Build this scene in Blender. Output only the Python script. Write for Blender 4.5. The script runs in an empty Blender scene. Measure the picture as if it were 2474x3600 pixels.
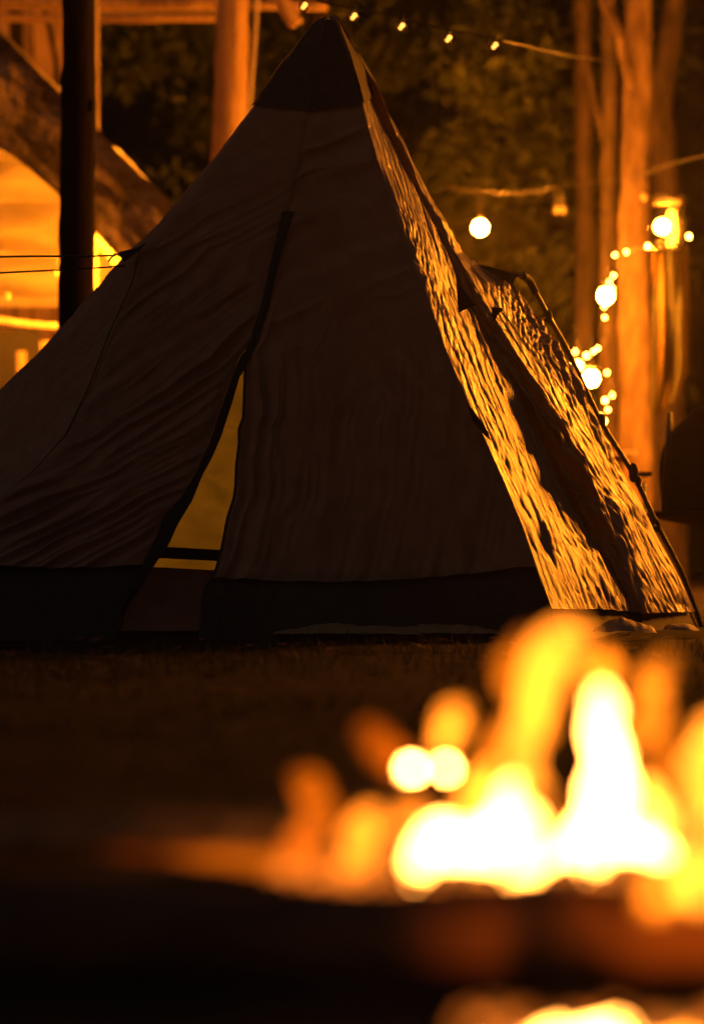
import bpy, math, random
import numpy as np
from mathutils import Vector

random.seed(7); RNG = np.random.default_rng(7)
scene = bpy.context.scene
C = scene.collection

# ------------------------------------------------------------------ camera
F = 13500.0            # focal length in photograph pixels (135 mm lens, 36 mm frame height, 3600 px)
HOR, CX, CAMH = 1838.0, 1237.0, 0.39
cam_d = bpy.data.cameras.new('camera'); cam = bpy.data.objects.new('camera', cam_d); C.objects.link(cam)
cam.location = (0, 0, CAMH); cam.rotation_euler = (math.radians(90), 0, 0)
cam_d.sensor_fit = 'VERTICAL'; cam_d.sensor_height = 36; cam_d.lens = 135
cam_d.shift_y = (HOR - 1800) / 3600
cam_d.clip_start = 0.05; cam_d.clip_end = 400
cam_d.dof.use_dof = True; cam_d.dof.focus_distance = 13.25; cam_d.dof.aperture_fstop = 2.1
cam_d.dof.aperture_blades = 9; cam_d.dof.aperture_rotation = 0.2
scene.camera = cam

# ------------------------------------------------------------------ added raking sun for the front wrinkles, night sky, exposure
fill_sun_d = bpy.data.lights.new('fill_sun', 'SUN'); fill_sun_d.energy = .055; fill_sun_d.angle = math.radians(6); fill_sun_d.color = (1, .66, .5)
fill_sun = bpy.data.objects.new('fill_sun', fill_sun_d); C.objects.link(fill_sun); fill_sun.location = (-8, -4, 9)
fill_sun.rotation_euler = Vector((.82, .34, -.46)).to_track_quat('-Z', 'Y').to_euler()
world = bpy.data.worlds.new('World'); scene.world = world; world.use_nodes = True
bg = world.node_tree.nodes['Background']
bg.inputs[0].default_value = (1.0, 0.76, 0.72, 1); bg.inputs[1].default_value = 0.027
vs = scene.view_settings
vs.view_transform = 'Standard'; vs.look = 'None'; vs.exposure = 0; vs.gamma = 1; vs.use_curve_mapping = False
cy = scene.cycles
cy.use_denoising = True; cy.denoiser = 'OPENIMAGEDENOISE'
cy.use_adaptive_sampling = False; cy.use_light_tree = True
cy.max_bounces = 8; cy.diffuse_bounces = 3; cy.glossy_bounces = 3; cy.transmission_bounces = 5
cy.transparent_max_bounces = 48; cy.volume_bounces = 0
cy.sample_clamp_indirect = 3.0; cy.blur_glossy = 1.0
cy.caustics_reflective = False; cy.caustics_refractive = False

def P(px, py, Y):
    """photograph pixel + distance along the view -> world point"""
    return np.array(((px - CX) * Y / F, Y, CAMH - (py - HOR) * Y / F))

# ------------------------------------------------------------------ numpy noise
def _hash(ix, iy, seed):
    h = (ix.astype(np.int64) * 374761393 + iy.astype(np.int64) * 668265263 + seed * 1442695041) & 0x7fffffff
    h = ((h ^ (h >> 13)) * 1274126177) & 0x7fffffff
    return ((h ^ (h >> 16)) & 0xffff) / 65535.0
def vn(x, y, seed=0):
    x = np.asarray(x, float); y = np.asarray(y, float)
    ix = np.floor(x); iy = np.floor(y); fx = x - ix; fy = y - iy
    fx = fx * fx * (3 - 2 * fx); fy = fy * fy * (3 - 2 * fy)
    a = _hash(ix, iy, seed); b = _hash(ix + 1, iy, seed); c = _hash(ix, iy + 1, seed); d = _hash(ix + 1, iy + 1, seed)
    return (a * (1 - fx) + b * fx) * (1 - fy) + (c * (1 - fx) + d * fx) * fy
def fbm(x, y, seed=0, o=3):
    return sum(vn(x * 2 ** k, y * 2 ** k, seed + k) * .5 ** k for k in range(o)) / (2 - .5 ** (o - 1))
def ridged(x, y, seed=0):
    return 1 - np.abs(2 * vn(x, y, seed) - 1)

# ------------------------------------------------------------------ materials
M = {}
def nodes_of(m):
    m.use_nodes = True; nt = m.node_tree
    return nt, nt.nodes, nt.links
def texc(nt, scale, kind='NOISE', detail=4, vec_scale=None, rough=.55):
    N, L = nt.nodes, nt.links
    tc = N.new('ShaderNodeTexCoord'); out = tc.outputs['Object']
    if vec_scale:
        mp = N.new('ShaderNodeMapping'); mp.inputs['Scale'].default_value = vec_scale
        L.new(out, mp.inputs[0]); out = mp.outputs[0]
    if kind == 'VORONOI':
        t = N.new('ShaderNodeTexVoronoi'); t.feature = 'DISTANCE_TO_EDGE'; t.inputs['Scale'].default_value = scale
        L.new(out, t.inputs['Vector']); return t.outputs['Distance']
    t = N.new('ShaderNodeTexNoise'); t.inputs['Scale'].default_value = scale
    t.inputs['Detail'].default_value = detail; t.inputs['Roughness'].default_value = rough
    L.new(out, t.inputs['Vector']); return t.outputs['Fac']
def ramp(nt, fac, c0, c1, p0=.35, p1=.65):
    r = nt.nodes.new('ShaderNodeValToRGB')
    r.color_ramp.elements[0].color = (*c0, 1); r.color_ramp.elements[1].color = (*c1, 1)
    r.color_ramp.elements[0].position = p0; r.color_ramp.elements[1].position = p1
    nt.links.new(fac, r.inputs[0]); return r.outputs[0]
def surf(name, c0, c1, rough=.8, scale=8, vec_scale=None, bump=.3, bscale=None, bdist=.01, transl=0, tcol=None,
         spec=.5, rough1=None, bkind='NOISE', bvec=None, bump2=None):
    m = bpy.data.materials.new(name); nt, N, L = nodes_of(m)
    b = N['Principled BSDF']; out = N['Material Output']
    fac = texc(nt, scale, vec_scale=vec_scale)
    col = ramp(nt, fac, c0, c1); L.new(col, b.inputs['Base Color'])
    b.inputs['Roughness'].default_value = rough; b.inputs['Specular IOR Level'].default_value = spec
    nrm = None
    if bump:
        bp = N.new('ShaderNodeBump'); bp.inputs['Strength'].default_value = bump; bp.inputs['Distance'].default_value = bdist
        L.new(texc(nt, bscale or scale * 3, bkind, vec_scale=bvec or vec_scale), bp.inputs['Height']); nrm = bp.outputs[0]
        if bump2:
            b2 = N.new('ShaderNodeBump'); b2.inputs['Strength'].default_value = bump2[0]; b2.inputs['Distance'].default_value = bump2[2]
            L.new(texc(nt, bump2[1], 'NOISE', vec_scale=bump2[3]), b2.inputs['Height']); L.new(nrm, b2.inputs['Normal']); nrm = b2.outputs[0]
        L.new(nrm, b.inputs['Normal'])
    if transl:
        t = N.new('ShaderNodeBsdfTranslucent'); t.inputs[0].default_value = (*(tcol or c1), 1)
        if nrm: L.new(nrm, t.inputs['Normal'])
        mx = N.new('ShaderNodeMixShader'); mx.inputs[0].default_value = transl
        L.new(b.outputs[0], mx.inputs[1]); L.new(t.outputs[0], mx.inputs[2]); L.new(mx.outputs[0], out.inputs[0])
    M[name] = m; return m
def emis(name, col, s):
    m = bpy.data.materials.new(name); nt, N, L = nodes_of(m)
    N.remove(N['Principled BSDF']); e = N.new('ShaderNodeEmission')
    e.inputs[0].default_value = (*col, 1); e.inputs[1].default_value = s
    L.new(e.outputs[0], N['Material Output'].inputs[0]); M[name] = m; return m

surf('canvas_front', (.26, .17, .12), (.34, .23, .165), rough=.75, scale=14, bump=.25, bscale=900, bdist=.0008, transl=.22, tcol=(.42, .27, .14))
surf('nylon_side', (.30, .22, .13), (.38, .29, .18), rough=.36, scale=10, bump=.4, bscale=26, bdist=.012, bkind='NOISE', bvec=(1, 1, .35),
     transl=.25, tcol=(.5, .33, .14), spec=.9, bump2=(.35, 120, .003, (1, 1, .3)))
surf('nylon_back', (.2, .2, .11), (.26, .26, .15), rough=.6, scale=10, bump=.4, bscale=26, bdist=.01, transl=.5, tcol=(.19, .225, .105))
surf('black_fabric', (.045, .040, .036), (.06, .053, .048), rough=.7, scale=30, bump=.3, bscale=600, bdist=.001, spec=.3)
surf('zip_tape', (.012, .012, .012), (.02, .02, .02), rough=.6, scale=40, bump=.2)
surf('sill_fabric', (.36, .24, .19), (.44, .30, .24), rough=.7, scale=12, bump=.3, bscale=30, bdist=.004)
surf('hem_fabric', (.45, .36, .22), (.55, .44, .28), rough=.5, scale=20, bump=.6, bscale=60, bdist=.006, transl=.4, tcol=(.6, .45, .25))
surf('pole_black', (.03, .028, .025), (.05, .045, .04), rough=.3, scale=40, bump=.1, spec=.8)
surf('cord', (.03, .028, .025), (.06, .05, .04), rough=.6, scale=90, bump=.3)
surf('rope', (.35, .28, .18), (.45, .37, .25), rough=.8, scale=60, bump=.4)
surf('timber', (.26, .16, .08), (.46, .30, .16), rough=.65, scale=5, vec_scale=(9, 9, .6), bump=.5, bscale=14, bdist=.02)
surf('timber_dark', (.010, .007, .005), (.026, .018, .012), spec=.06, rough=.9, scale=5, vec_scale=(9, 9, .6), bump=.5, bscale=14, bdist=.02)  # near-black copy of timber; the unlit look is put into the colour
surf('peeled_wood', (.5, .38, .22), (.62, .5, .32), rough=.5, scale=6, vec_scale=(6, 6, .6), bump=.3, bscale=20, bdist=.01)
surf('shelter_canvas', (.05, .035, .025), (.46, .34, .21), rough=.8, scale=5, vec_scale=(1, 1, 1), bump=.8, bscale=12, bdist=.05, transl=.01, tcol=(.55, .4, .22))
surf('curtain', (.45, .36, .22), (.62, .5, .33), rough=.8, scale=4, bump=.5, bscale=9, bdist=.03, transl=.4, tcol=(.6, .5, .3))
surf('bark', (.09, .055, .032), (.22, .145, .085), rough=.85, scale=4, vec_scale=(3, 3, 1), bump=.8, bscale=10, bdist=.03)
surf('bark_dark', (.05, .035, .022), (.12, .08, .05), rough=.9, scale=4, vec_scale=(3, 3, 1), bump=.8, bscale=10, bdist=.03)  # darker copy of bark; dim light on the rear trunks put into colour
surf('leaf', (.035, .05, .012), (.10, .12, .03), rough=.6, scale=1.1, bump=0, transl=.35, tcol=(.10, .12, .02))
surf('leaf_dark', (.02, .03, .008), (.05, .06, .016), rough=.6, scale=1.1, bump=0, transl=.3, tcol=(.05, .06, .01))
surf('soil', (.014, .010, .008), (.034, .025, .019), rough=.95, scale=3, bump=.8, bscale=18, bdist=.03, spec=.08)
surf('grass', (.015, .017, .007), (.035, .038, .014), rough=.7, scale=2, bump=0, transl=.3, tcol=(.06, .07, .02))
surf('litter', (.10, .04, .02), (.2, .09, .04), rough=.8, scale=9, bump=0, transl=.2, tcol=(.2, .08, .03))
surf('charred', (.03, .026, .025), (.08, .065, .055), rough=.9, scale=14, bump=1, bscale=30, bdist=.01)
surf('log_wood', (.10, .06, .035), (.24, .15, .09), rough=.85, scale=10, vec_scale=(.5, 6, 6), bump=.9, bscale=20, bdist=.012)
surf('split_wood', (.14, .085, .045), (.28, .18, .10), rough=.8, scale=10, vec_scale=(.5, 6, 6), bump=.6, bscale=20, bdist=.01)
surf('socket', (.015, .015, .015), (.03, .03, .03), rough=.5, scale=30, bump=0)
surf('wire', (.03, .025, .02), (.07, .06, .05), rough=.5, scale=30, bump=0, spec=.8)
surf('tarp', (.016, .017, .010), (.03, .029, .017), spec=.1, rough=.85, scale=3, bump=.5, bscale=7, bdist=.04, transl=.25, tcol=(.3, .2, .08))
surf('chair_fabric', (.018, .017, .017), (.03, .028, .027), rough=.8, scale=40, bump=.2)
surf('metal_lid', (.5, .42, .3), (.6, .5, .38), rough=.3, scale=20, bump=0, spec=1)
surf('hill', (.012, .012, .006), (.03, .028, .012), rough=1, scale=.8, bump=1, bscale=3, bdist=.3)

BULB = (1.0, .25, .010)
emis('bulb_lit', BULB, 600)
emis('bulb_bright', BULB, 2900)
emis('bulb_side_fill', BULB, 2000)
emis('led_lit', (1, .36, .04), 90)
emis('bulb_dim', (1, .36, .05), 6)
emis('filament', (1, .5, .1), 14)
emis('lamp_warm', (1, .27, .010), 3000)
def glassy():
    m = bpy.data.materials.new('clear_glass'); nt, N, L = nodes_of(m)
    b = N['Principled BSDF']; t = N.new('ShaderNodeBsdfTransparent'); g = N.new('ShaderNodeBsdfGlossy')
    t.inputs[0].default_value = (.96, .93, .88, 1); g.inputs['Roughness'].default_value = .08
    fr = N.new('ShaderNodeFresnel'); fr.inputs[0].default_value = 1.5
    mx = N.new('ShaderNodeMixShader'); L.new(fr.outputs[0], mx.inputs[0]); L.new(t.outputs[0], mx.inputs[1]); L.new(g.outputs[0], mx.inputs[2])
    L.new(mx.outputs[0], N['Material Output'].inputs[0]); N.remove(b); M['clear_glass'] = m
glassy()
_fl = {}
def flame_mat(L_):
    """additive emission, hotter (whiter) where the flame is stronger; fades towards the tip"""
    key = round(L_, 3)
    if key in _fl: return _fl[key]
    m = bpy.data.materials.new('flame_%d' % len(_fl)); nt, N, L = nodes_of(m)
    N.remove(N['Principled BSDF'])
    h = min(1, math.log10(max(L_, .2) / .2) / 2.3)
    col = (1, .13 + .21 * h, .001 + .05 * h ** 2)
    at = N.new('ShaderNodeAttribute'); at.attribute_name = 'flame_strength'
    mu = N.new('ShaderNodeMath'); mu.operation = 'MULTIPLY'; mu.inputs[1].default_value = L_ * (.68 if L_ < 8 else .5)
    L.new(at.outputs['Fac'], mu.inputs[0])
    e = N.new('ShaderNodeEmission'); e.inputs[0].default_value = (*col, 1); L.new(mu.outputs[0], e.inputs[1])
    t = N.new('ShaderNodeBsdfTransparent'); a = N.new('ShaderNodeAddShader')
    L.new(e.outputs[0], a.inputs[0]); L.new(t.outputs[0], a.inputs[1]); L.new(a.outputs[0], N['Material Output'].inputs[0])
    _fl[key] = m; return m

# ------------------------------------------------------------------ object helpers
def meta(o, label=None, cat=None, group=None, kind=None):
    if label: o['label'] = label
    if cat: o['category'] = cat
    if group: o['group'] = group
    if kind: o['kind'] = kind
    return o
def thing(name, label, cat, loc=(0, 0, 0), group=None):
    o = bpy.data.objects.new(name, None); C.objects.link(o); o.location = tuple(loc); o.empty_display_size = .1
    return meta(o, label, cat, group)
def obj(name, vf, mat, parent=None, smooth=True, origin=None):
    """one mesh object from world-space verts; parts are stored relative to their thing"""
    v, f = vf; v = np.asarray(v, float).reshape(-1, 3)
    off = np.zeros(3)
    if parent is not None:
        q = parent
        while q is not None: off = off + np.array(q.location); q = q.parent
    loc = np.array(origin, float) - off if origin is not None else np.zeros(3)
    me = bpy.data.meshes.new(name); me.from_pydata((v - off - loc).tolist(), [], f if isinstance(f, list) else f.tolist())
    me.materials.append(M[mat] if isinstance(mat, str) else mat)
    if smooth: me.polygons.foreach_set('use_smooth', [True] * len(me.polygons))
    me.update()
    o = bpy.data.objects.new(name, me); C.objects.link(o); o.location = tuple(loc)
    if parent is not None: o.parent = parent
    return o
def join(*vfs):
    V, Fc, n = [], [], 0
    for v, f in vfs:
        v = np.asarray(v, float).reshape(-1, 3); V.append(v)
        Fc += [[i + n for i in q] for q in (f if isinstance(f, list) else f.tolist())]; n += len(v)
    return np.vstack(V), Fc
def box(c, s, rz=0, bevel=0):
    c = np.array(c, float); s = np.array(s, float) / 2
    v = np.array([(x, y, z) for x in (-1, 1) for y in (-1, 1) for z in (-1, 1)], float) * s
    if rz: v[:, :2] = v[:, :2] @ np.array([[math.cos(rz), math.sin(rz)], [-math.sin(rz), math.cos(rz)]])
    return v + c, [[0, 1, 3, 2], [4, 6, 7, 5], [0, 4, 5, 1], [2, 3, 7, 6], [0, 2, 6, 4], [1, 5, 7, 3]]
def resample(pts, n, rad=None):
    pts = np.asarray(pts, float); k = len(pts)
    t = np.linspace(0, k - 1, n); i = np.clip(np.floor(t).astype(int), 0, k - 2); f = (t - i)[:, None]
    g = lambda j: pts[np.clip(j, 0, k - 1)]
    p0, p1, p2, p3 = g(i - 1), g(i), g(i + 1), g(i + 2)
    out = .5 * ((2 * p1) + (-p0 + p2) * f + (2 * p0 - 5 * p1 + 4 * p2 - p3) * f ** 2 + (-p0 + 3 * p1 - 3 * p2 + p3) * f ** 3)
    if rad is None: return out
    return out, np.interp(np.linspace(0, 1, n), np.linspace(0, 1, len(rad)), rad)
def tube(pts, r, seg=8, n=None, rough=0, seed=0, flat=1.0, cap=True):
    pts = np.asarray(pts, float)
    r = np.asarray(r if hasattr(r, '__len__') else [r] * len(pts), float)
    if n: pts, r = resample(pts, n, r)
    k = len(pts); V = []
    d = np.gradient(pts, axis=0); d /= np.linalg.norm(d, axis=1)[:, None] + 1e-12
    ref = np.array((0, 1, 0)) if abs(d[0][1]) < .8 else np.array((1, 0, 0))
    for i in range(k):
        a = np.cross(d[i], ref); a /= np.linalg.norm(a); b = np.cross(a, d[i])
        ang = np.arange(seg) * 2 * math.pi / seg
        rr = r[i] * np.ones(seg)
        if rough: rr = rr * (1 + rough * (2 * vn(ang * 1.2 + 5, np.full(seg, i * .6), seed) - 1) + rough * .6 * (2 * vn(np.full(seg, 3.), np.full(seg, i * .35), seed + 4) - 1))
        V.append(pts[i] + np.outer(np.cos(ang) * rr, a) + np.outer(np.sin(ang) * rr * flat, b))
    V = np.vstack(V); Fc = []
    for i in range(k - 1):
        for j in range(seg):
            j2 = (j + 1) % seg
            Fc.append([i * seg + j, i * seg + j2, (i + 1) * seg + j2, (i + 1) * seg + j])
    if cap: Fc += [list(range(seg))[::-1], [(k - 1) * seg + j for j in range(seg)]]
    return V, Fc
def ball(c, r, sx=1, sy=1, sz=1, nu=12, nv=8):
    V = [(0, 0, 1)]; Fc = []
    for i in range(1, nv):
        th = math.pi * i / nv
        V += [(math.sin(th) * math.cos(2 * math.pi * j / nu), math.sin(th) * math.sin(2 * math.pi * j / nu), math.cos(th)) for j in range(nu)]
    V.append((0, 0, -1)); last = len(V) - 1
    for j in range(nu):
        Fc.append([0, 1 + j, 1 + (j + 1) % nu]); Fc.append([last, 1 + (nv - 2) * nu + (j + 1) % nu, 1 + (nv - 2) * nu + j])
    for i in range(nv - 2):
        for j in range(nu):
            a = 1 + i * nu
            Fc.append([a + j, a + nu + j, a + nu + (j + 1) % nu, a + (j + 1) % nu])
    return np.array(V) * r * np.array((sx, sy, sz)) + np.array(c), Fc
def grid_faces(nu, nv):
    i = np.arange(nv - 1)[:, None] * nu + np.arange(nu - 1)[None, :]
    return np.stack([i, i + 1, i + nu + 1, i + nu], -1).reshape(-1, 4)
def grid_normals(G):
    n = np.cross(np.gradient(G, axis=1), np.gradient(G, axis=0)); l = np.linalg.norm(n, axis=2)[..., None]
    return n / np.maximum(l, 1e-9)

# ------------------------------------------------------------------ ground and hillside
def build_ground():
    xs = np.concatenate([np.linspace(-90, -6, 20), np.linspace(-5.5, 5.5, 150), np.linspace(6, 90, 20)])
    ys = np.concatenate([np.linspace(-30, 1.5, 16), np.linspace(1.8, 26, 260), np.linspace(27, 120, 30)])
    X, Yg = np.meshgrid(xs, ys)
    near = np.exp(-(np.maximum(np.abs(X) - 5, 0) / 4) ** 2)
    Z = ((fbm(X * 1.3, Yg * 1.3, 3, 4) - .5) * .035 + (fbm(X * 6, Yg * 6, 9, 3) - .5) * .02) * near - .006
    return obj('ground', (np.stack([X, Yg, Z], -1), grid_faces(len(xs), len(ys))), 'soil')
meta(build_ground(), kind='structure')
def build_hill():
    xs = np.linspace(-60, 60, 90); ys = np.linspace(31, 70, 30)
    X, Yg = np.meshgrid(xs, ys)
    Z = -.3 + 11 * (1 - np.exp(-np.maximum(Yg - 31, 0) / 6)) + (fbm(X * .25, Yg * .25, 5, 4) - .5) * 2.2
    Z[0] = -.5
    return obj('hillside', (np.stack([X, Yg, Z], -1), grid_faces(len(xs), len(ys))), 'hill')
meta(build_hill(), kind='structure')

# ------------------------------------------------------------------ the pyramid tent
TB = P(900, 2240, 13.6); TB[2] = 0
tent = thing('tent', 'dark brown pyramid tent with black top cap, half open door and shiny creased right side', 'tent', TB)
def edge(tab, ytop, ybot):
    """tab: (py, px); depth runs linearly with height from ytop (apex) to ybot (ground)"""
    tab = np.array(tab, float)
    def f(py):
        px = np.interp(py, tab[:, 0], tab[:, 1]); Y = np.interp(py, *zip(*ybot)) if isinstance(ybot, list) else ytop + (ybot - ytop) * (np.asarray(py) - 68) / (2240 - 68)
        return np.stack([(px - CX) * Y / F, Y, CAMH - (np.asarray(py) - HOR) * Y / F], -1)
    return f
AP = (68, 1152)
E3 = edge([AP, (74, 1132), (88, 1110), (232, 992), (410, 868), (573, 744), (720, 628), (860, 511), (905, 455), (1054, 310), (1170, 201), (1286, 93), (1372, 0), (1700, -330), (2000, -640), (2260, -920)], 13.8, 14.3)
E2 = edge([AP, (74, 1134), (88, 1114), (232, 998), (410, 876), (573, 752), (720, 638), (880, 490), (992, 465), (1178, 380), (1364, 310), (1527, 232), (1658, 116), (1744, 0), (1950, -200), (2260, -480)], 13.78, 12.95)
ZT = [AP, (88, 1150), (400, 1085), (745, 1012), (920, 962), (1080, 925), (1200, 888)]
ZL = edge(ZT + [(1250, 846), (1318, 816), (1399, 789), (1503, 753), (1562, 735), (1670, 681), (1747, 640), (1824, 572), (1892, 550), (1973, 505), (2073, 470), (2133, 432), (2214, 414), (2260, 410)], 13.75, 12.98)
ZS = edge(ZT + [(1250, 868), (1300, 850), (1417, 816), (1539, 776), (1621, 740), (1670, 712), (1761, 676), (1842, 627), (1917, 593), (1970, 555), (2073, 489), (2133, 438), (2214, 420), (2260, 415)], 13.75, 12.99)
ZR = edge([AP, (88, 1149), (400, 1083), (745, 1009), (920, 959), (1080, 922), (1200, 884), (1250, 850), (1293, 862), (1381, 859), (1467, 855), (1508, 837), (1557, 838), (1634, 828), (1711, 825), (1752, 819), (1820, 796), (1937, 774), (2010, 753), (2064, 719), (2118, 706), (2260, 702)], 13.75, 13.0)
E1 = edge([AP, (74, 1172), (88, 1184), (116, 1192), (201, 1224), (310, 1256), (426, 1287), (527, 1318), (682, 1364), (790, 1403), (930, 1449), (1054, 1504), (1225, 1566), (1380, 1628), (1527, 1697), (1682, 1767), (1852, 1837), (1984, 1883), (2093, 1922), (2260, 1982)], 13.75, 13.05)
EA = edge([AP, (74, 1173), (88, 1186), (201, 1252), (310, 1298), (426, 1344), (527, 1394), (682, 1468), (790, 1526), (891, 1574), (930, 1592), (1054, 1640), (1225, 1738), (1380, 1822), (1527, 1896), (1682, 1966), (1852, 2056), (1984, 2140), (2093, 2196), (2260, 2270)], 0, [(68, 13.78), (500, 13.88), (790, 13.93), (1225, 13.90), (2240, 13.88)])
EB = edge([AP, (74, 1174), (88, 1187), (201, 1256), (310, 1306), (426, 1352), (527, 1404), (682, 1480), (790, 1542), (891, 1598), (930, 1626), (1054, 1700), (1225, 1806), (1380, 1908), (1527, 1996), (1682, 2076), (1852, 2146), (1984, 2190), (2093, 2232), (2260, 2296)], 0, [(68, 13.79), (500, 13.89), (790, 13.94), (1225, 13.92), (2240, 13.90)])
EC = edge([AP, (74, 1176), (93, 1192), (248, 1287), (403, 1364), (527, 1426), (667, 1496), (790, 1566), (891, 1620), (938, 1680), (992, 1790), (1054, 1837), (1118, 1870), (1231, 1945), (1312, 2000), (1493, 2087), (1597, 2148), (1778, 2257), (1871, 2300), (2002, 2372), (2073, 2408), (2260, 2490)], 0, [(68, 13.8), (500, 14.0), (790, 14.1), (930, 14.25), (1054, 14.36), (1225, 14.35), (1527, 14.34), (1852, 14.42), (2240, 14.45)])
K1 = edge([AP, (88, 1165), (2260, 2050)], 13.95, 15.4)
K2 = edge([AP, (88, 1140), (2260, 100)], 13.95, 15.5)
def panel(name, ea, eb, ta, tb, nu, nv, disp=None, mat='canvas_front', sag=0, lift=0, parent=tent, fade=True):
    """cloth between two edges; ta/tb = (top py, bottom py) on each edge; disp(u, s, w) in metres"""
    t = np.linspace(0, 1, nv)
    A = ea(ta[0] + (ta[1] - ta[0]) * t); B = eb(tb[0] + (tb[1] - tb[0]) * t)
    u = np.linspace(0, 1, nu)
    G = A[:, None, :] * (1 - u)[None, :, None] + B[:, None, :] * u[None, :, None]
    Nn = grid_normals(G)
    W = np.linalg.norm(B - A, axis=1)[:, None] * u[None, :]
    S = np.repeat(np.linalg.norm(A - A[0], axis=1)[:, None], nu, 1)
    U = np.repeat(u[None, :], nv, 0)
    D = np.full(U.shape, lift, float)
    if disp is not None:
        d = disp(U, S, W)
        if fade: d = d * np.clip(np.minimum(U, 1 - U) * 14, 0, 1) ** .7
        D = D + d
    G = G + Nn * D[..., None]
    if sag: G[..., 2] -= sag * np.sin(math.pi * U) * np.linspace(0, 1, nv)[:, None] ** 6
    return obj(name, (G, grid_faces(nu, nv)), mat, parent), G
SGN = -1   # grid normals point into the tent for left-to-right panels
def wr_left(U, S, W):
    # diagonal pulls from the door zip down to the left, deeper towards the hem
    q = W * .80 + S * .60; r = -W * .60 + S * .80
    wq = q + .05 * fbm(q * 2, r * 3, 21)
    low = np.clip((S - .75) / .8, 0, 1)
    d = (.016 * low + .002) * (ridged(wq * 19 + fbm(q * 3, r * 3, 2) * 2.2, r * 2.4, 11) ** 1.4) * (.4 + .8 * vn(q * 5, r * 3, 13)) + .004 * low * ridged(q * 31 + fbm(q * 6, r * 6, 15), r * 6, 12) + .012 * (fbm(W * 2, S * 2, 31) - .5)
    d = d + .004 * (1 - low) * ridged(S * 9 + W * 2.5, W * 1.6, 14)
    return SGN * d * 1.5 * np.clip((S - .34) / .14, .04, 1)
def wr_right(U, S, W):
    low = np.clip((S - .95) / .5, 0, 1); hi = 1 - low
    vert = .010 * np.exp(-U * 3.2) + .0025 * vn(W * 3, S * 2, 91)
    d = low * vert * ridged(W * 17 + 1.6 * fbm(W * 3, S * 2.5, 5), S * 1.9, 41) ** 1.3 * (.3 + .9 * vn(W * 6, S * 2.2, 92)) + low * .003 * ridged(W * 34, S * 5, 42)
    d = d + hi * .009 * ridged(S * 13 + W * 5.5 + 1.2 * fbm(W * 4, S * 4, 6), W * 2 - S, 43) ** 1.6 * np.clip(S / .4, 0, 1)
    d = d + .007 * low * np.clip(U * 1.6, 0, 1) * ridged(W * 8 - S * 4 + 2 * fbm(W * 3, S * 3, 16), S * 3 + W * 2, 44) + .012 * (fbm(W * 2.4, S * 2.4, 33) - .5)
    return SGN * d * 2.1 * np.clip((S - .34) / .14, .04, 1)
def tri(x): return np.abs((x % 1.0) - .5) * 2
def crease(amp, seed, low=1.0, n=13):
    """crumpled shiny cloth: folds with planar facets, long near the top and crumpled lower down"""
    r = random.Random(seed)
    spec = [(r.uniform(6, 34), r.uniform(-.55, .55), r.uniform(0, 9), r.randrange(999)) for _ in range(n)]
    def f(U, S, W):
        crump = np.clip((S - .7) / .7, 0, 1)
        d = 0
        for fr, th, ph, sd in spec:
            th2 = th * (.22 + 1.1 * crump)
            q = W * np.cos(th2) + S * np.sin(th2)
            mask = np.clip(vn(W * 7 + ph, S * 2.6, sd) * 2.4 - .9, 0, 1)
            d = d + (10 / fr) * mask * (1 - tri(q * fr + ph + 1.3 * fbm(W * 4, S * 1.7, sd + 1, 2)))
        d = d / 3
        crack = ridged(W * 17 + S * 2.2 + 1.2 * fbm(W * 8, S * 6, seed + 5), S * 2.7, seed + 6) ** 9
        crack2 = ridged(W * 30 - S * 5 + fbm(W * 12, S * 12, seed + 8), S * 6, seed + 7) ** 10
        grow = .75 + .25 * np.clip(S / 1.0, 0, 1) + (low - 1) * crump
        calm = np.clip(vn(W * 3.1 + seed, S * 2.3, seed + 21) * 2.8 - .6, .35, 1.6)
        shard = np.clip(vn(W * 9 + S * 1.5, S * 3.4, seed + 22) * 6 - 4.6, 0, 1) * .9
        d = d * calm + shard
        return SGN * amp * (d * 1.5 - .45 * crack - .35 * crack2 + 1.1 * (fbm(W * 4, S * 2.4, seed + 9) - .5)) * grow
    return f
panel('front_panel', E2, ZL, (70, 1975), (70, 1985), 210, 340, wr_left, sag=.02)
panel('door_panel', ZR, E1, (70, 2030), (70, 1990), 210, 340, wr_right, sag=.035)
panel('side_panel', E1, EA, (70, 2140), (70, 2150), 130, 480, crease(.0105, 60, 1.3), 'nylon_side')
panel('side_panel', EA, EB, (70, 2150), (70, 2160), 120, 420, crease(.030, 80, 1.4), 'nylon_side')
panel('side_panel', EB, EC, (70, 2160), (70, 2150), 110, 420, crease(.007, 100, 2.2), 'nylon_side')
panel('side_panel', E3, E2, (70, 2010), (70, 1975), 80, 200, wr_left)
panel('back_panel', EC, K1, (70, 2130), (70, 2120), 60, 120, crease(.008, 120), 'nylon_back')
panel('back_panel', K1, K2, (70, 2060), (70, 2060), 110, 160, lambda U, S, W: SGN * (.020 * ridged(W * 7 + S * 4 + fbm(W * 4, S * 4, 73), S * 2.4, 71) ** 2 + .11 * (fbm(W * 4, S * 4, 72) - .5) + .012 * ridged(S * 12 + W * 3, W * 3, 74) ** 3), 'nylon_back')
panel('back_panel', K2, E3, (70, 2060), (70, 2010), 60, 120, wr_left)
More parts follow.
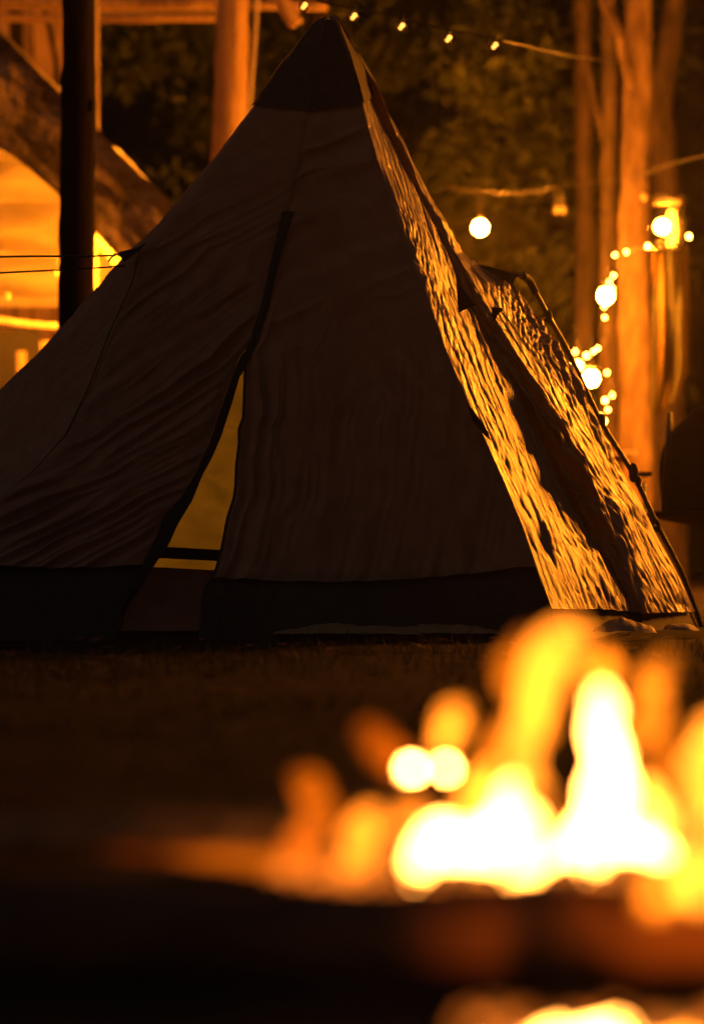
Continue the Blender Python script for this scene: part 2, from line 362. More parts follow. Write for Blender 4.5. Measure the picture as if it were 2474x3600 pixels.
# black mud skirts down to the ground
def wr_skirt(U, S, W): return SGN * .006 * ridged(W * 9, S * 4, 51)
sk = dict(mat='black_fabric', disp=wr_skirt, lift=SGN * -.018)
panel('skirt', E2, ZL, (1965, 2262), (1975, 2262), 60, 12, **sk)
panel('skirt', ZR, E1, (2010, 2262), (1985, 2262), 80, 12, **sk)
panel('skirt', E1, EA, (2135, 2262), (2145, 2262), 30, 10, **sk)
panel('skirt', EA, EB, (2145, 2262), (2155, 2262), 30, 10, **sk)
panel('skirt', EB, EC, (2155, 2262), (2145, 2262), 30, 10, **sk)
panel('skirt', E3, E2, (2000, 2262), (1965, 2262), 40, 10, **sk)
panel('skirt', EC, K1, (2120, 2262), (2110, 2262), 30, 8, **sk)
panel('skirt', K1, K2, (2052, 2262), (2052, 2262), 40, 8, **sk)
panel('skirt', K2, E3, (2052, 2262), (2000, 2262), 30, 8, **sk)
# black top cap, stitched over the panels
cap_parts = []
cd = lambda U, S, W: SGN * .002 * ridged(W * 20, S * 5, 77)
for a, b, ya, yb in ((E3, E2, 376, 378), (E2, ZL, 378, 395), (ZR, E1, 395, 372), (E1, EA, 372, 330), (EA, EB, 330, 330), (EB, EC, 330, 310), (EC, K1, 310, 330), (K1, K2, 330, 330), (K2, E3, 330, 376)):
    o, G = panel('cap_panel', a, b, (68, ya), (68, yb), 24, 40, cd, 'black_fabric', lift=SGN * .010, fade=False)
    cap_parts.append(o)
# door zip tape and inner flap edge
panel('zip_tape', ZL, ZS, (1200, 2250), (1200, 2250), 6, 90, lambda U, S, W: SGN * .003 * ridged(S * 12, W * 3, 5), 'zip_tape', lift=SGN * .005, fade=False)
def strip(name, tab, hw, Yoff, mat, n=60):
    py = np.linspace(tab[0][0], tab[-1][0], n); t = np.array(tab, float)
    c = np.interp(py, t[:, 0], t[:, 1]); w = np.interp(py, t[:, 0], hw if hasattr(hw, '__len__') else [hw] * len(t))
    Y = 13.75 + (12.99 - 13.75) * (py - 68) / 2172 + Yoff
    L_ = np.stack([(c - w - CX) * Y / F, Y, CAMH - (py - HOR) * Y / F], -1); R_ = np.stack([(c + w - CX) * Y / F, Y, CAMH - (py - HOR) * Y / F], -1)
    G = np.stack([L_, (L_ + R_) / 2 + np.array((0, -.004, 0)), R_], 1)
    return obj(name, (G, grid_faces(3, n)), mat, tent)
strip('zip_tape', [(742, 1014), (920, 966), (1080, 930), (1200, 892), (1260, 864), (1320, 838)], [22, 15, 14, 14, 14, 11], -.012, 'zip_tape')
strip('door_binding', [(1293, 862), (1381, 859), (1467, 856), (1508, 840), (1557, 841), (1634, 831), (1711, 828), (1752, 822), (1820, 800), (1937, 778), (2010, 757), (2064, 724), (2118, 710), (2250, 706)], 5, -.010, 'black_fabric', 80)
strip('seam', [(880, 492), (992, 466), (1178, 381), (1364, 311), (1527, 233), (1658, 117), (1744, 1), (1950, -199)], 2.4, -.02, 'cord')
# inner sill wall of the groundsheet with its pale top hem, seen through the door
def sill():
    nu, nv = 60, 40
    U, V = np.meshgrid(np.linspace(0, 1, nu), np.linspace(0, 1, nv))
    l = 515 + (385 - 515) * V; r = 790 + (715 - 790) * V
    px = l + (r - l) * U; py = 1992 + V * 262 + 12 * U * (1 - V) * 1.2
    Y = 13.35 - .22 * V + .012 * ridged(V * 5 + U * 1.6, U * 1.2, 3) ** 2
    G = np.stack([(px - CX) * Y / F, Y, CAMH - (py - HOR) * Y / F], -1)
    obj('groundsheet_sill', (G, grid_faces(nu, nv)), 'sill_fabric', tent)
    v = [P(572, 1922, 13.3), P(792, 1934, 13.3), P(792, 1974, 13.3), P(552, 1962, 13.3)]
    obj('inner_strap', (v + [p + np.array((0, .02, 0)) for p in v], [[0, 1, 2, 3], [7, 6, 5, 4], [0, 4, 5, 1], [1, 5, 6, 2], [2, 6, 7, 3], [3, 7, 4, 0]]), 'zip_tape', tent, False)
sill()
def floor_sheet():
    v = [E3(2225), E2(2225), E1(2225), EC(2215), K1(2200), K2(2200)]
    v = [np.array((p[0], p[1], .02)) for p in v]
    c = sum(v) / 6
    v = [c + (p - c) * .95 for p in v]
    obj('groundsheet', (v, [[0, 1, 2, 3, 4, 5]]), 'black_fabric', tent, False)
floor_sheet()
# centre pole
obj('centre_pole', tube([(P(1150, 85, 13.9)[0], 13.9, .02), tuple(P(1150, 85, 13.88))], .012, 8), 'pole_black', tent)
# loose hem of the skirt lying on the ground
def hem(x0, x1, py, h, seed, Y):
    n = 60; px = np.linspace(x0, x1, n); t = np.linspace(0, 1, n)
    prof = np.sin(math.pi * t) ** .5 * (.5 + .7 * fbm(px * .012, px * 0, seed))
    rows = []
    for k, a in enumerate((0, .35, .7, 1)):
        yy = Y - .10 * a; z = .012 + h * prof * math.cos(a * 1.5) + .004 * ridged(px * .03 + k, px * 0 + a * 2, seed + 3)
        rows.append(np.stack([(px - CX) * Y / F, yy + .03 * (fbm(px * .01, px * 0 + k, seed + 6) - .5), z], -1))
    obj('skirt_hem', (np.stack(rows), grid_faces(n, 4)), 'hem_fabric', tent)
hem(960, 1480, 2235, .035, 3, 13.04); hem(1250, 1760, 2220, .045, 9, 13.1); hem(2080, 2300, 2245, .05, 14, 13.25); hem(2330, 2450, 2245, .03, 19, 13.5)
# guy-out tabs, a black patch painted in for shade, black sleeve on the rear right edge, external pole with its clips
def tabm(pts, Y, name='tab_shade_patch'):
    v = [P(x, y, Y) for x, y in pts] + [P(x, y, Y + .02) for x, y in pts]; n = len(pts)
    obj(name, (v, [list(range(n))[::-1], list(range(n, 2 * n))] + [[i, (i + 1) % n, n + (i + 1) % n, n + i] for i in range(n)]), 'black_fabric', tent, False)
tabm([(520, 850), (478, 872), (425, 884), (404, 896), (425, 902), (436, 922), (460, 905), (492, 880)], 13.43)
tabm([(1665, 928), (1720, 936), (1775, 952), (1818, 968), (1800, 1000), (1790, 996), (1740, 965)], 14.2)
tabm([(1604, 980), (1640, 1035), (1672, 1075), (1640, 1085), (1612, 1100), (1608, 1060)], 13.62)  # black patch in place of the shadow in the sagging pocket
tabm([(1728, 1080), (1762, 1082), (1766, 1092), (1752, 1100), (1738, 1130), (1728, 1110)], 13.66)
tabm([(1640, 1420), (1662, 1440), (1716, 1520), (1722, 1548), (1702, 1530), (1660, 1480)], 13.22)
polep = [P(x, y, Y) for x, y, Y in ((1806, 966, 14.24), (1835, 968, 14.28), (1858, 985, 14.34), (1880, 1025, 14.38), (1925, 1110, 14.4), (2005, 1255, 14.42), (2110, 1480, 14.44), (2220, 1660, 14.48), (2310, 1850, 14.54), (2392, 2010, 14.6), (2470, 2220, 14.66))]
spole = obj('side_pole', tube(polep, [.010] * 11, 10, 70), 'pole_black', tent)
obj('pole_elbow', tube(polep[1:4], .015, 10, 16), 'black_fabric', spole)
for (x, y, x2, y2, yy) in ((1925, 1112, 1858, 1140, 14.37), (2112, 1478, 2074, 1490, 14.4), (2306, 1848, 2288, 1852, 14.5)):
    obj('pole_clip', join(tube([P(x, y, yy + .03), P(x2, y2, yy - .05)], .006, 6), ball(P(x, y, yy + .03), .017, 1, 1, 1.5)), 'black_fabric', spole)
obj('pole_ferrule', join(ball(P(2225, 1662, 14.47), .019, 1, 1, 2.0), ball(P(2240, 1690, 14.48), .014, 1, 1, 1.6)), 'black_fabric', spole)
# guy lines running off to the left
gl = obj('guy_line', tube([P(406, 897, 13.44), P(300, 901, 13.2), P(0, 903, 12.6), P(-900, 930, 11.2)], .0035, 6, 40), 'cord', tent)
obj('guy_line', tube([P(440, 935, 13.5), P(300, 944, 13.3), P(0, 959, 12.9), P(-900, 1000, 11.8)], .0032, 6, 40), 'cord', tent)
obj('guy_knot', join(ball(P(404, 896, 13.42), .006), tube([P(402, 898, 13.41), P(390, 908, 13.41), P(381, 921, 13.41)], .0035, 6, 8)), 'cord', gl)
obj('guy_line', tube([P(1762, 1084, 13.65), P(1790, 1130, 13.6), P(1830, 1190, 13.7)], .002, 5, 12), 'cord', tent)

# ------------------------------------------------------------------ bulbs and cables
def bulb(px, py, Y, r, lit, label, group=None, cable_dz=None, cat='light bulb'):
    c = P(px, py, Y)
    t = thing('light_bulb', label, cat, c, group)
    if lit == 'dim':
        obj('glass', ball(c, r, 1, 1, 1.05, 14, 10), 'clear_glass', t)
        obj('filament', join(ball(c + np.array((r * .25, -.2 * r, .15 * r)), r * .38), ball(c + np.array((-r * .15, 0, -r * .35)), r * .3)), 'bulb_dim', t)
    elif lit == 'off':
        obj('glass', ball(c, r, .8, .8, 1.3, 12, 8), 'peeled_wood', t)
    else:
        obj('glass', ball(c, r, 1, 1, 1.05, 12, 8), lit, t)
    obj('socket', tube([c + np.array((0, 0, r * .9)), c + np.array((0, 0, r * 1.9))], r * .45, 8), 'socket', t)
    if cable_dz: obj('drop_cord', tube([c + np.array((0, 0, r * 1.8)), c + np.array((0, 0, cable_dz))], .004, 5), 'wire', t)
    return t
# top string, sagging from the timber frame to the right
topn = [(1068, 20), (1242, 57), (1410, 92), (1575, 135), (1737, 160)]
for (x, y), w in zip(topn, ('beside the hanging timber brace', 'above the tent apex', 'third along the cable from the timber brace', 'fourth along the cable from the timber brace', 'at the end of the sagging upper cable')):
    bulb(x, y, 16.5, .023, 'dim', 'small dim glass bulb on the upper string, ' + w, 'bulbs on the upper string light')
# cable runs on up left; unseen lit bulbs added to light timber and planks
cab = [P(-500, -420, 24.5), P(-60, -360, 23.9), P(420, -215, 23.0), P(800, -105, 20.0), P(930, -50, 17), P(1068, -8, 16.5), P(1242, 30, 16.5), P(1410, 64, 16.5), P(1575, 106, 16.5), P(1660, 118, 16.5), P(1737, 138, 16.5), P(1800, 150, 16.7), P(2000, 195, 19), P(2190, 220, 22.6)]
meta(obj('cable', tube(cab, .0045, 6, 90), 'socket'), 'thin dark cable of the upper string light above the tent apex', 'cable')
for x, y, Y in ((-60, -330, 23.9), (420, -180, 23.0), (800, -70, 20.0)):
    bulb(x, y, Y, .03, 'bulb_lit', 'added unseen bulb above the frame lighting the timber', 'added unseen bulbs lighting the timber')
# right string
cab2 = [P(1540, 655, 23.5), P(1690, 674, 23.2), P(1880, 674, 23), P(1960, 655, 22.8), P(2100, 640, 22.6), P(2240, 618, 22.3), P(2420, 560, 21.5), P(2900, 470, 20), P(3400, 520, 18.8), P(3900, 480, 18), P(4600, 430, 17.4)]
meta(obj('cable', tube(cab2, .005, 6, 90), 'cord'), 'dark cable of the right string light crossing the lit trunk', 'cable')
bulb(1687, 800, 23.2, .042, 'bulb_bright', 'round white-hot bulb hanging alone in front of the dark foliage beside the tent', cable_dz=.2)
bulb(1955, 738, 22.8, .020, 'off', 'unlit bulb of a pair hanging from the right cable', 'unlit bulb pair', .13)
bulb(1978, 738, 22.9, .020, 'off', 'unlit bulb of a pair hanging from the right cable', 'unlit bulb pair', .13)
bulb(2262, 690, 22.2, .020, 'off', 'unlit bulb hanging from the cable in front of the lit trunk', None, .11)
bulb(2128, 1040, 22.0, .042, 'bulb_bright', 'white-hot bulb beside the lit trunk, above the clump of fairy lights', None, .3)
bulb(2077, 1330, 21.5, .040, 'bulb_bright', 'low white-hot bulb among the fairy lights behind the tent pole', None, .25)
bulb(2030, 1285, 21.6, .024, 'bulb_lit', 'small glowing bulb in the clump of fairy lights', None, .2)
for x, y, Y in ((2900, 560, 20), (3400, 610, 18.8), (3900, 570, 18), (4250, 560, 17.7), (3800, 40, 19.2), (4200, -120, 18.6), (4300, 180, 18.0), (4100, 1150, 18.0)):  # unseen bulbs added right of frame to light the shiny side
    bulb(x, y, Y, .05, 'bulb_side_fill', 'added unseen bulb right of frame lighting the tent side', 'added unseen bulbs lighting the tent side', .12 if y > 500 and y < 700 else None)
sp = P(4600, 430, 17.4)
meta(obj('cable_post', tube([(sp[0], sp[1], -.05), (sp[0] + .02, sp[1], sp[2] + .1)], [.06, .045], 10, 12, .1), 'bark_dark'), 'rough wooden post holding the end of the right cable', 'post')
# jar lantern
def lantern():
    c = P(2345, 800, 21.3); t = thing('jar_lantern', 'hanging glass jar lantern with a metal lid and a bright bulb inside', 'lantern', c)
    prof = [(.05, -.13), (.12, -.125), (.15, -.08), (.155, .02), (.14, .085), (.105, .12), (.105, .135)]
    seg = 28; V = []; Fc = []
    for r, z in prof: V += [c + np.array((r * .68 * math.cos(a), r * .68 * math.sin(a), z)) for a in np.arange(seg) * 2 * math.pi / seg]
    for i in range(len(prof) - 1):
        for j in range(seg): Fc.append([i * seg + j, i * seg + (j + 1) % seg, (i + 1) * seg + (j + 1) % seg, (i + 1) * seg + j])
    Fc.append(list(range(seg))[::-1])
    obj('jar', (V, Fc), 'clear_glass', t)
    obj('lid', tube([c + np.array((0, 0, .13)), c + np.array((0, 0, .155))], .074, 24), 'metal_lid', t)
    obj('bulb', ball(c + np.array((-.03, 0, .005)), .042), 'bulb_lit', t)
    obj('hanging_cord', tube([c + np.array((0, 0, .16)), P(2345, 590, 21.6)], .005, 6), 'wire', t)
lantern()
# fairy lights
fl = [(2420, 832), (2370, 830), (2322, 850), (2275, 866), (2200, 886), (2160, 897), (2165, 940), (2155, 968), (2140, 992), (2150, 1015), (2122, 1078), (2124, 1116), (2130, 1180), (2100, 1225), (2085, 1235), (2060, 1250), (2020, 1236), (2010, 1285), (2040, 1290), (2132, 1310), (2150, 1390), (2125, 1408), (2135, 1440), (2110, 1462), (2122, 1480)]
def fairy():
    base = P(2128, 1100, 21.8)
    t = thing('fairy_lights', 'string of tiny glowing fairy lights trailing down beside the lit trunk', 'string light', base)
    pts = [P(x, y, 21.4 + .5 * math.sin(i * 1.7)) for i, (x, y) in enumerate(fl)]
    obj('wire', tube(pts, .002, 5, 120), 'wire', t)
    for i, p in enumerate(pts):
        if i in (2, 6, 12): continue
        obj('led', ball(p, .0075 if i % 3 else .010, 1, 1, 1.2, 8, 6), 'led_lit', t)
fairy()

# ------------------------------------------------------------------ left: post, shelter, rail, plank wall
pb = P(272, 1838, 18.0); 
post = thing('timber_post', 'thick dark upright log post standing in front of the glowing shelter', 'post', (pb[0], 18, 0))
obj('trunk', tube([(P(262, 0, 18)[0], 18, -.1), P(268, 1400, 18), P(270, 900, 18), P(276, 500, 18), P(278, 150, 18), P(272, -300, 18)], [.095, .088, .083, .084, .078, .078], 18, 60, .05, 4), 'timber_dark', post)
obj('knot', ball(P(322, 370, 17.95), .02, .7, 1, 1.6), 'timber_dark', post)
pp = [P(330, 2100, 22.05), P(336, 1060, 22.0), P(334, 900, 22.0), P(338, 780, 22.0), P(346, 650, 22.0), P(340, 400, 22.0), P(340, -200, 22.0)]
pp[0][2] = 0
meta(obj('pale_pole', tube(pp, [.026, .022, .021, .022, .019, .016, .014], 10, 60, .12, 8), 'peeled_wood'), 'slender pale peeled pole glowing at the edge of the dark post', 'pole')
meta(obj('rail', tube([P(-300, 1105, 22.1), P(-20, 1128, 22.1), P(60, 1138, 22.1), P(130, 1146, 22.1), P(240, 1152, 22.1)], .024, 12, 40, .06, 3), 'peeled_wood'), 'horizontal pale wooden rail ending at the dark post', 'rail')
for x, y in ((28, 1045), (204, 962)):
    bulb(x, y, 21.9, .018, 'off', 'small unlit bulb hanging ' + ('left of' if x < 100 else 'right beside') + ' the dark post' if x > 100 else 'small unlit bulb hanging in the shelter opening above the pale rail', None, .1)
def shelter():
    b = P(200, 1838, 21); b[2] = 0
    t = thing('canvas_shelter', 'sloping canvas shelter glowing orange from a lamp inside, behind the dark post', 'shelter', b)
    nu, nv = 160, 60
    U, V = np.meshgrid(np.linspace(0, 1, nu), np.linspace(0, 1, nv))
    # front flap: band that follows the 45 degree slope
    ox = -300 + 1000 * U; oy = -190 + 1010 * U
    ix = -300 + 860 * U; iy = 260 + 750 * U + 20 * np.sin(U * 9)
    px = ox + (ix - ox) * V; py = oy + (iy - oy) * V
    Y = 20.6 + .10 * V + .07 * ridged((px - py) * .012 + fbm(px * .01, py * .01, 3), (px + py) * .003, 15) + .04 * fbm(px * .03, py * .03, 6)
    G = np.stack([(px - CX) * Y / F, Y, CAMH - (py - HOR) * Y / F], -1)
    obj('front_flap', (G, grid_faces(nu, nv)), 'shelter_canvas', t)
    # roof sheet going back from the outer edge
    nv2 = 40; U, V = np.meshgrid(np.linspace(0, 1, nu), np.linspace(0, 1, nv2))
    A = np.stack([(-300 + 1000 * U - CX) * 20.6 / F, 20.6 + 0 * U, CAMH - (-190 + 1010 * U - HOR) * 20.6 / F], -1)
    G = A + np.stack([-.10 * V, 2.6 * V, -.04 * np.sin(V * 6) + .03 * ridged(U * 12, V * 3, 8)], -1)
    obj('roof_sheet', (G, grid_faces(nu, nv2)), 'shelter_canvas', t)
    # inner curtain
    nu, nv = 120, 70
    U, V = np.meshgrid(np.linspace(0, 1, nu), np.linspace(0, 1, nv))
    py = 380 + 700 * V; px = -500 + (640 + np.clip((py - 420) * .9, 0, 480)) * U
    Y = 22.6 + .22 * ridged(py * .006 + .3 * fbm(px * .004, py * .004, 2), px * .0016, 25) + .10 * ridged(px * .006 + py * .008, py * .001, 26) - .5 * (V - .5) ** 2
    G = np.stack([(px - CX) * Y / F, Y, CAMH - (py - HOR) * Y / F], -1)
    obj('inner_curtain', (G, grid_faces(nu, nv)), 'curtain', t)
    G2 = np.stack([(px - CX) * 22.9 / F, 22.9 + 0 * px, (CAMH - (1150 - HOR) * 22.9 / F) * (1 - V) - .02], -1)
    obj('lower_dark_sheet', (G2, grid_faces(nu, nv)), 'black_fabric', t)  # black sheet standing in for shade below the curtain
    obj('eave_pole', tube([P(250, 690, 22.0), P(350, 830, 22.0), P(440, 955, 22.0), P(560, 1120, 22.0)], .035, 10, 24, .08, 6), 'peeled_wood', t)
    obj('support_pole', tube([(P(90, 0, 22)[0], 22.2, 0), P(75, 1235, 22.2)], .03, 8), 'timber', t)
    obj('support_pole', tube([(P(180, 0, 22)[0], 22.0, 0), P(163, 1200, 22.0)], .035, 8), 'timber', t)
    c = P(268, 810, 21.6)
    lb = thing('lamp', 'warm lamp burning inside the canvas shelter behind the dark post', 'lamp', c)
    obj('globe', ball(c, .05), 'lamp_warm', lb); obj('cord', tube([c, P(268, 420, 21.6)], .005, 5), 'wire', lb)
shelter()
def plank_wall():
    b = P(100, 1838, 25); b[2] = 0
    t = thing('plank_wall', 'orange-lit wall of upright boards behind the canvas shelter', 'wall', b)
    x = P(-420, 0, 25)[0]; i = 0
    while x < P(300, 0, 25)[0]:
        w = .11 + .05 * random.random()
        o = obj('plank', box((x + w / 2, 25 + .02 * random.random(), 2.4), (w - .012, .03, 4.8)), 'timber', t, False); x += w
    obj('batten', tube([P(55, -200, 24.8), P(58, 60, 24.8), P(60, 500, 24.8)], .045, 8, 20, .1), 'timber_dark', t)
    obj('batten', tube([P(140, -60, 24.8), P(185, 150, 24.8), P(215, 330, 24.8)], .016, 8, 20, .1), 'timber_dark', t)
plank_wall()
def frame():
    b = P(820, 1838, 22); b[2] = 0
    t = thing('pergola', 'timber frame with lit upright post, cross beam and brace behind the tent apex', 'pergola', b)
    obj('post', tube([(P(790, 0, 22)[0], 22, -.05), P(800, 700, 22), P(812, 300, 22), P(825, -400, 22)], [.10, .098, .096, .094], 16, 50, .06, 5), 'timber', t)
    obj('beam', tube([P(-100, 0, 22.4), P(340, 12, 22.4), P(770, 8, 22.4)], .05, 10, 30, .08, 7), 'timber', t)
    obj('beam', tube([P(-100, 62, 22.6), P(340, 66, 22.6), P(770, 62, 22.6)], .026, 10, 30, .08, 9), 'timber', t)
    obj('rope', tube([P(915, -200, 21.8), P(900, 60, 21.8), P(882, 300, 21.8), P(866, 520, 21.8), P(850, 800, 21.8)], .014, 8, 30), 'rope', t)
    obj('brace', tube([P(930, -120, 21.9), P(990, 0, 21.9), P(1042, 88, 21.9)], .045, 12, 16, .05, 3), 'timber', t)
    obj('beam', tube([P(880, 20, 23), P(1000, 18, 23), P(1150, 22, 23)], .03, 8, 12, .06), 'timber', t)
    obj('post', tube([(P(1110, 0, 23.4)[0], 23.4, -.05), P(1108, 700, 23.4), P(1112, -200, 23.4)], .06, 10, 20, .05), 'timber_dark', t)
frame()

# ------------------------------------------------------------------ trees
def leaves(n, centers, radii, size, seed):
    r = np.random.default_rng(seed)
    k = r.integers(0, len(centers), n)
    d = r.normal(size=(n, 3)); d /= np.linalg.norm(d, axis=1)[:, None]
    c = np.array(centers)[k] + d * (np.array(radii)[k] * r.uniform(.25, 1, n) ** .6)[:, None] * np.array((1, 1, .8))
    a = r.normal(size=(n, 3)); a /= np.linalg.norm(a, axis=1)[:, None]
    b = np.cross(a, r.normal(size=(n, 3))); b /= np.linalg.norm(b, axis=1)[:, None]
    s = size * r.uniform(.6, 1.3, n)[:, None]
    v = np.stack([c - a * s, c + b * s * .38, c + a * s, c - b * s * .38], 1).reshape(-1, 3)
    f = np.arange(n * 4).reshape(-1, 4)
    return v, f
def tree(name, label, px, Y, rad, pts=None, branches=(), crown=None, mat='bark', leafmat='leaf', seed=0, group=None, n=5000, lsize=.07):
    bx = P(px[0], 0, Y)[0]
    t = thing(name, label, 'tree', (bx, Y, 0), group)
    path = [np.array((bx, Y, -.08))] + [P(x, y, Y) for x, y in pts]
    obj('trunk', tube(path, [rad * 1.35] + [rad * (1 - .35 * i / len(pts)) for i in range(len(pts))], 16, 60, .10, seed), mat, t)
    for br in branches:
        obj('branch', tube([P(x, y, Y + dy) for x, y, dy in br], np.linspace(rad * .5, rad * .12, len(br)), 8, 24, .12, seed + 3), mat, t)
    if crown:
        cs, rs = crown
        obj('crown', leaves(n, cs, rs, lsize, seed), leafmat, t)
    return t
tree('tree', 'stout pale tree trunk lit bright orange by bulbs, right of the tent', (2245, 2067), 23, .105,
     [(2240, 1700), (2232, 1300), (2228, 900), (2232, 600), (2240, 300), (2243, 0), (2250, -300)],
     branches=[[(2225, 180, 0), (2150, 60, .1), (2080, -60, .2)], [(2240, 330, 0), (2200, 240, -.1), (2170, 120, -.2)]],
     crown=([P(2200, -900, 23), P(2500, -1100, 22.5), P(1900, -1000, 23.5)], [1.2, 1.3, 1.1]), seed=3)
tree('tree', 'thinner forked tree trunk standing just behind the bright trunk', (2140, 2050), 24.2, .062,
     [(2140, 1500), (2138, 1000), (2138, 600), (2142, 300), (2140, 0), (2145, -300)],
     branches=[[(2135, 520, 0), (2100, 400, 0), (2070, 250, .1), (2030, 60, .2)]],
     crown=([P(2000, -800, 24.5)], [1.2]), mat='bark_dark', seed=5, n=2500)
tree('tree', 'slim brown trunk glowing dimly between the lone bulb and the bright trunk', (2050, 2040), 25.5, .075,
     [(2052, 1500), (2055, 1150), (2058, 800), (2050, 450), (2045, 0), (2040, -300)],
     crown=([P(1950, -500, 25.5)], [1.2]), mat='bark_dark', seed=6, n=2500)
tree('tree', 'dim crooked trunk behind the jar lantern', (2350, 2040), 25, .10,
     [(2350, 1500), (2350, 1100), (2345, 750), (2325, 500), (2315, 380), (2345, 200), (2370, 0), (2380, -300)],
     crown=([P(2550, -600, 25)], [1.1]), mat='bark_dark', seed=8, n=2500)
def bushy(label, px, Y, top, w, seed, n=6000, mat='leaf'):
    cs, rs = [], []
    r = random.Random(seed)
    for i in range(16):
        y = top + (1900 - top) * r.random() ** 1.1; x = px + (r.random() - .5) * w * (.5 + .8 * min(1, (y - top) / 900))
        cs.append(P(x, y, Y + r.uniform(-.7, .7))); rs.append(.25 + .45 * r.random())
    tree('tree', label, (px, 2030), Y, .05, [(px + 10, 1800), (px - 8, 1550), (px + 6, 1300), (px, 1100)], crown=(cs, rs), mat='bark_dark', leafmat=mat, seed=seed, group='dark trees behind the camp', n=n)
bushy('dark leafy tree filling the gap between the post and the timber frame', 560, 27, -250, 620, 31)
bushy('dark leafy tree behind the timber frame brace', 1000, 28, -350, 520, 32)
bushy('dark leafy tree above the right shoulder of the tent', 1400, 27, -420, 560, 33, 8000)
bushy('leafy tree lit by the lone round bulb', 1800, 25.7, 60, 480, 34, 7000)
bushy('dark leafy tree behind the slim brown trunk', 2000, 28.5, -420, 420, 35)
bushy('dark leafy tree behind the upper string bulbs', 1600, 29.5, -550, 600, 36, 7000, 'leaf_dark')
bushy('dark leafy tree behind the canvas shelter', 300, 29, -400, 600, 37, 6000, 'leaf_dark')

# ------------------------------------------------------------------ right: hanging tarp, camp chair, table
def tarp():
    nu, nv = 70, 90
    U, V = np.meshgrid(np.linspace(0, 1, nu), np.linspace(0, 1, nv))
    l = 2285 + 10 * np.sin(V * 3); r = 2405 + 22 * np.sin(V * 2.6) - 70 * np.clip(V - .86, 0, 1) * 3
    px = l + (r - l) * U; py = 690 + V * (770 - 60 * U)
    Y = 22.0 + .12 * np.sin(U * 9 - V * 3.2 + .8 * fbm(U * 2, V * 3, 5)) + .05 * np.sin(U * 19 + V * 4) - .3 * U
    G = np.stack([(px - CX) * Y / F, Y, CAMH - (py - HOR) * Y / F], -1)
    o = thing('hanging_tarp', 'dark folded tarp hanging below the jar lantern with a glowing edge', 'tarp', G[-1, nu // 2])
    obj('sheet', (G, grid_faces(nu, nv)), 'tarp', o)
    obj('hanging_cord', tube([G[0, nu // 2], P(2345, 640, 22.1)], .004, 5), 'cord', o)
    obj('top_rod', tube([G[0, i] for i in range(0, nu, 3)], .010, 6), 'cord', o)
tarp()
def chair():
    c = P(2478, 1838, 16.6); c[2] = 0
    t = thing('camp_chair', 'dark fabric camp chair with rounded back standing beside the lit trunk', 'camp chair', c)
    nu, nv = 24, 24; U, V = np.meshgrid(np.linspace(-1, 1, nu), np.linspace(0, 1, nv))
    wid = .25 * (1 - .62 * V ** 3.5) * (1 - .25 * (1 - V))
    X = c[0] + wid * U; Z = .44 + .45 * V - .05 * np.abs(U) ** 3 * V; Yb = c[1] - .10 - .10 * V + .06 * U ** 2
    f = obj('backrest', (np.stack([X, Yb, Z], -1), grid_faces(nu, nv)), 'chair_fabric', t)
    so = f.modifiers.new('thick', 'SOLIDIFY'); so.thickness = .03
    Z2 = .44 - .04 * np.cos(U * 1.5) * np.sin(V * 3.14)
    s = obj('seat', (np.stack([c[0] + .24 * U, c[1] - .12 + .46 * V, Z2], -1), grid_faces(nu, nv)), 'chair_fabric', t)
    s.modifiers.new('thick', 'SOLIDIFY').thickness = .02
    for sx in (-1, 1):
        for sy, ty in ((-.16, .32), (.34, -.10)):
            obj('leg', tube([(c[0] + sx * .25, c[1] + sy, 0), (c[0] + sx * .24, c[1] + ty, .56 if ty > 0 else .44)], .011, 8), 'pole_black', t)
        obj('upright', tube([(c[0] + sx * .19, c[1] - .08, .42), (c[0] + sx * .17, c[1] - .2, .86)], .011, 8), 'pole_black', t)
        a = obj('armrest', box((c[0] + sx * .27, c[1] + .1, .60), (.06, .42, .018)), 'chair_fabric', t, False)
chair()
def table():
    b = P(2060, 1838, 20.6); b[2] = 0
    t = thing('camp_table', 'small slatted wooden table with lit edge between the tent and the trunk', 'table', b)
    xr = P(2234, 0, 20.6)[0]; xl = xr - .7; z = P(0, 1592, 20.6)[2]
    for k in range(5): obj('slat', box(((xl + xr) / 2, 20.62 + k * .10, z), (xr - xl, .085, .022)), 'peeled_wood', t, False)
    obj('apron', box(((xl + xr) / 2 - .02, 20.72, z - .026), (xr - xl - .08, .03, .03)), 'timber', t, False)
    for x in (xl + .06, xr - .06):
        for y in (20.66, 21.0): obj('leg', tube([(x, y, 0), (x, y, z - .012)], .016, 8), 'timber', t)
table()

